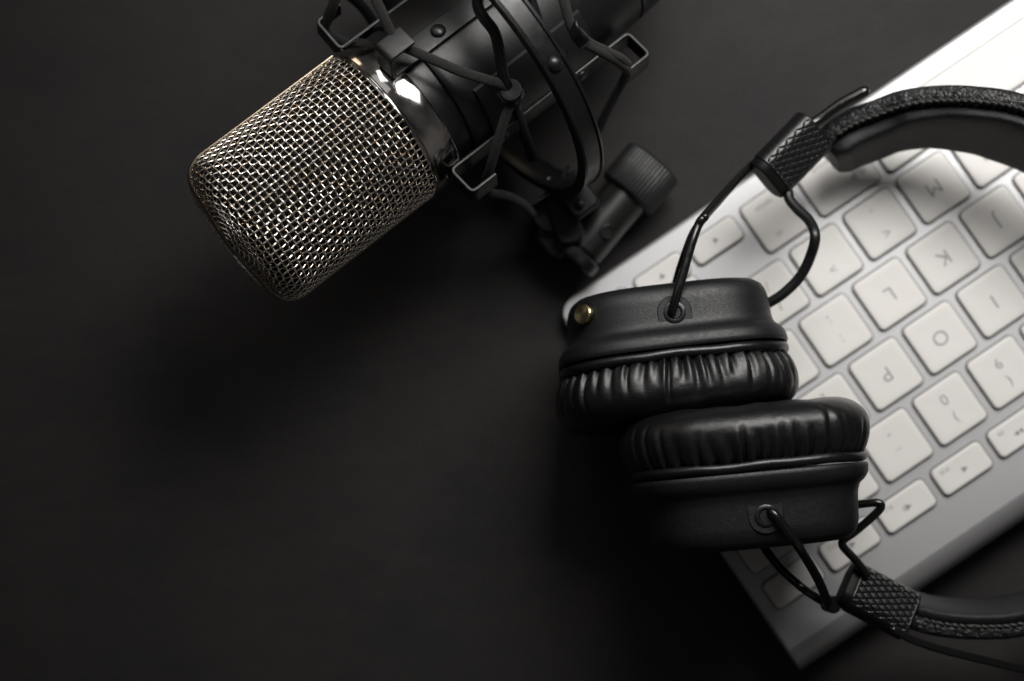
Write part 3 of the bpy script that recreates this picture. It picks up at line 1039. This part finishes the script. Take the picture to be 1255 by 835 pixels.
def legend_mesh(legs, w_, h_):
    """flat print, one mesh for all the marks on a key"""
    mb = MB()
    Z0 = 1.635

    def poly(pts):
        mb.raw([(x, y, Z0) for x, y in pts], [list(range(len(pts)))])

    def line(pts, wd=0.34, closed=False):
        pts = [np.array(p, float) for p in pts]
        for i in range(len(pts) - (0 if closed else 1)):
            p, q_ = pts[i], pts[(i + 1) % len(pts)]
            d_ = norm(q_ - p)
            n_ = np.array([-d_[1], d_[0]]) * wd / 2
            e_ = d_ * wd * .3
            poly([p - n_ - e_, q_ - n_ + e_, q_ + n_ + e_, p + n_ - e_])

    for (txt, x, y, sz) in legs:
        if txt == 'CMD':
            r_ = sz * .17
            line([(x - r_ * 2 + r_, y - r_), (x + r_, y - r_), (x + r_, y + r_), (x - r_, y + r_)], .32, True)
            for sx in (-1, 1):
                for sy in (-1, 1):
                    cc = [(x + sx * r_ * 1.9 + r_ * .9 * math.cos(t_), y + sy * r_ * 1.9 + r_ * .9 * math.sin(t_)) for t_ in np.linspace(0, 2 * math.pi, 12, endpoint=False)]
                    line(cc, .30, True)
        elif txt in ('LEFT', 'RIGHT', 'UP', 'DOWN'):
            d_ = {'LEFT': 180, 'RIGHT': 0, 'UP': 90, 'DOWN': 270}[txt]
            poly([(x + sz * .62 * math.cos(R(d_ + k)), y + sz * .62 * math.sin(R(d_ + k))) for k in (0, 120, 240)])
        elif txt in ('REW', 'FWD', 'PLAY'):
            sg = -1 if txt == 'REW' else 1
            for dx in ((-1.3, 0.2) if txt != 'PLAY' else (-1.3,)):
                pts = [(x + sg * dx, y - .75), (x + sg * (dx + 1.4), y), (x + sg * dx, y + .75)]
                poly(pts if sg > 0 else pts[::-1])
            if txt == 'PLAY':
                line([(x + .6, y - .7), (x + .6, y + .7)]); line([(x + 1.3, y - .7), (x + 1.3, y + .7)])
        elif txt in ('MUTE', 'VOLD', 'VOLU'):
            poly([(x - 1.3, y - .35), (x - .7, y - .35), (x + .2, y - .95), (x + .2, y + .95), (x - .7, y + .35), (x - 1.3, y + .35)])
            for k in range({'MUTE': 0, 'VOLD': 1, 'VOLU': 2}[txt]):
                line([(x + .2 + (.7 + .6 * k) * math.cos(R(t_)), y + (.7 + .6 * k) * math.sin(R(t_))) for t_ in (-45, -20, 0, 20, 45)], .25)
        elif txt == 'EJECT':
            poly([(x - 1, y - .2), (x + 1, y - .2), (x, y + 1)])
            line([(x - 1, y - .8), (x + 1, y - .8)], .4)
        else:
            cu = bpy.data.curves.new('tmp', 'FONT')
            cu.body = txt
            cu.size = sz
            cu.align_x = 'CENTER'; cu.align_y = 'CENTER'
            cu.resolution_u = 4
            cu.offset = -0.012 * sz
            to = bpy.data.objects.new('tmp', cu)
            COL.objects.link(to)
            dg = bpy.context.evaluated_depsgraph_get()
            me = bpy.data.meshes.new_from_object(to.evaluated_get(dg))
            vs = [(v.co.x + x, v.co.y + y, Z0) for v in me.vertices]
            if len(vs):
                mb.raw(vs, [list(p.vertices) for p in me.polygons])
            bpy.data.objects.remove(to); bpy.data.curves.remove(cu); bpy.data.meshes.remove(me)
    return mb if mb.n else None


cache = {}
mloc = Matrix.Translation(Vector((0, 0, 0)))
for (x, y, w_, h_, leg) in KEYS:
    kk = (round(w_, 3), round(h_, 3))
    if kk not in cache:
        o = key_mesh(w_, h_).build('key', M['key'], kb, (0, 0, 0), 40)
        cache[kk] = o.data
    else:
        o = bpy.data.objects.new('key', cache[kk])
        COL.objects.link(o)
        o.parent = kb
    o.matrix_local = Matrix.Translation(Vector((K(x, y, 0) - kb_base) * S)) @ RM
    lm = legend_mesh(leg, w_, h_) if leg else None
    if lm:
        lm.build('legend', M['legend'], o, (0, 0, 0), None)

# ===================================================================== LIGHTS
w = bpy.data.worlds.new('World')
scene.world = w
w.use_nodes = True
wn = w.node_tree
bg = wn.nodes['Background']
bg.inputs['Strength'].default_value = 0.062
wt = wn.nodes.new('ShaderNodeTexCoord')
wz = wn.nodes.new('ShaderNodeTexNoise')
wz.inputs['Scale'].default_value = 1.0
wz.inputs['Detail'].default_value = 2.0
wn.links.new(wt.outputs['Generated'], wz.inputs['Vector'])
wr = wn.nodes.new('ShaderNodeValToRGB')
wr.color_ramp.elements[0].position = 0.40
wr.color_ramp.elements[0].color = (0.10, 0.11, 0.14, 1)
wr.color_ramp.elements[1].position = 0.66
wr.color_ramp.elements[1].color = (1.7, 1.6, 1.5, 1)
wn.links.new(wz.outputs['Fac'], wr.inputs['Fac'])
wn.links.new(wr.outputs['Color'], bg.inputs['Color'])


def area(name, loc, target, sx, sy, power, color=(1, 1, 1), spread=180):
    l = bpy.data.lights.new(name, 'AREA')
    l.shape = 'RECTANGLE'
    l.size, l.size_y = sx * S, sy * S
    l.energy = power
    l.color = color
    l.spread = R(spread)
    o = bpy.data.objects.new(name, l)
    COL.objects.link(o)
    o.location = Vector(loc) * S
    o.rotation_euler = (Vector(target) - Vector(loc)).to_track_quat('-Z', 'Y').to_euler()
    return o


area('softbox_key', (140, 280, 360), (120, 75, 0), 270, 195, 0.63, (1.0, 0.98, 0.955), 82)
area('added_chrome_light', (-70, 335, 300), (-10, 60, 40), 190, 120, 0.085, (1.0, 0.98, 0.96), 100)  # added beside the key to widen the highlight on chrome and grille
area('warm_strip_left', (-270, 330, 70), (-35, 55, 55), 50, 110, 0.022, (1.0, 0.80, 0.55), 140)
area('added_fill_light', (-260, 230, 420), (-60, 60, 20), 300, 260, 0.06, (1.0, 0.98, 0.97), 120)  # weak added fill, brightens the grille wires and the left of the desk

# ===================================================================== CAMERA
cam = bpy.data.cameras.new('Camera')
co = bpy.data.objects.new('Camera', cam)
COL.objects.link(co)
co.location = (0, 0, D * S)
cam.sensor_width = 36
cam.lens = F / 1255 * 36
cam.clip_start = 0.01
cam.clip_end = 20
cam.dof.use_dof = True
cam.dof.focus_distance = (D - 72) * S
cam.dof.aperture_fstop = 6.8
scene.camera = co
scene.view_settings.view_transform = 'Standard'
scene.view_settings.look = 'None'
scene.view_settings.exposure = 0
scene.cycles.max_bounces = 8
scene.cycles.use_denoising = True
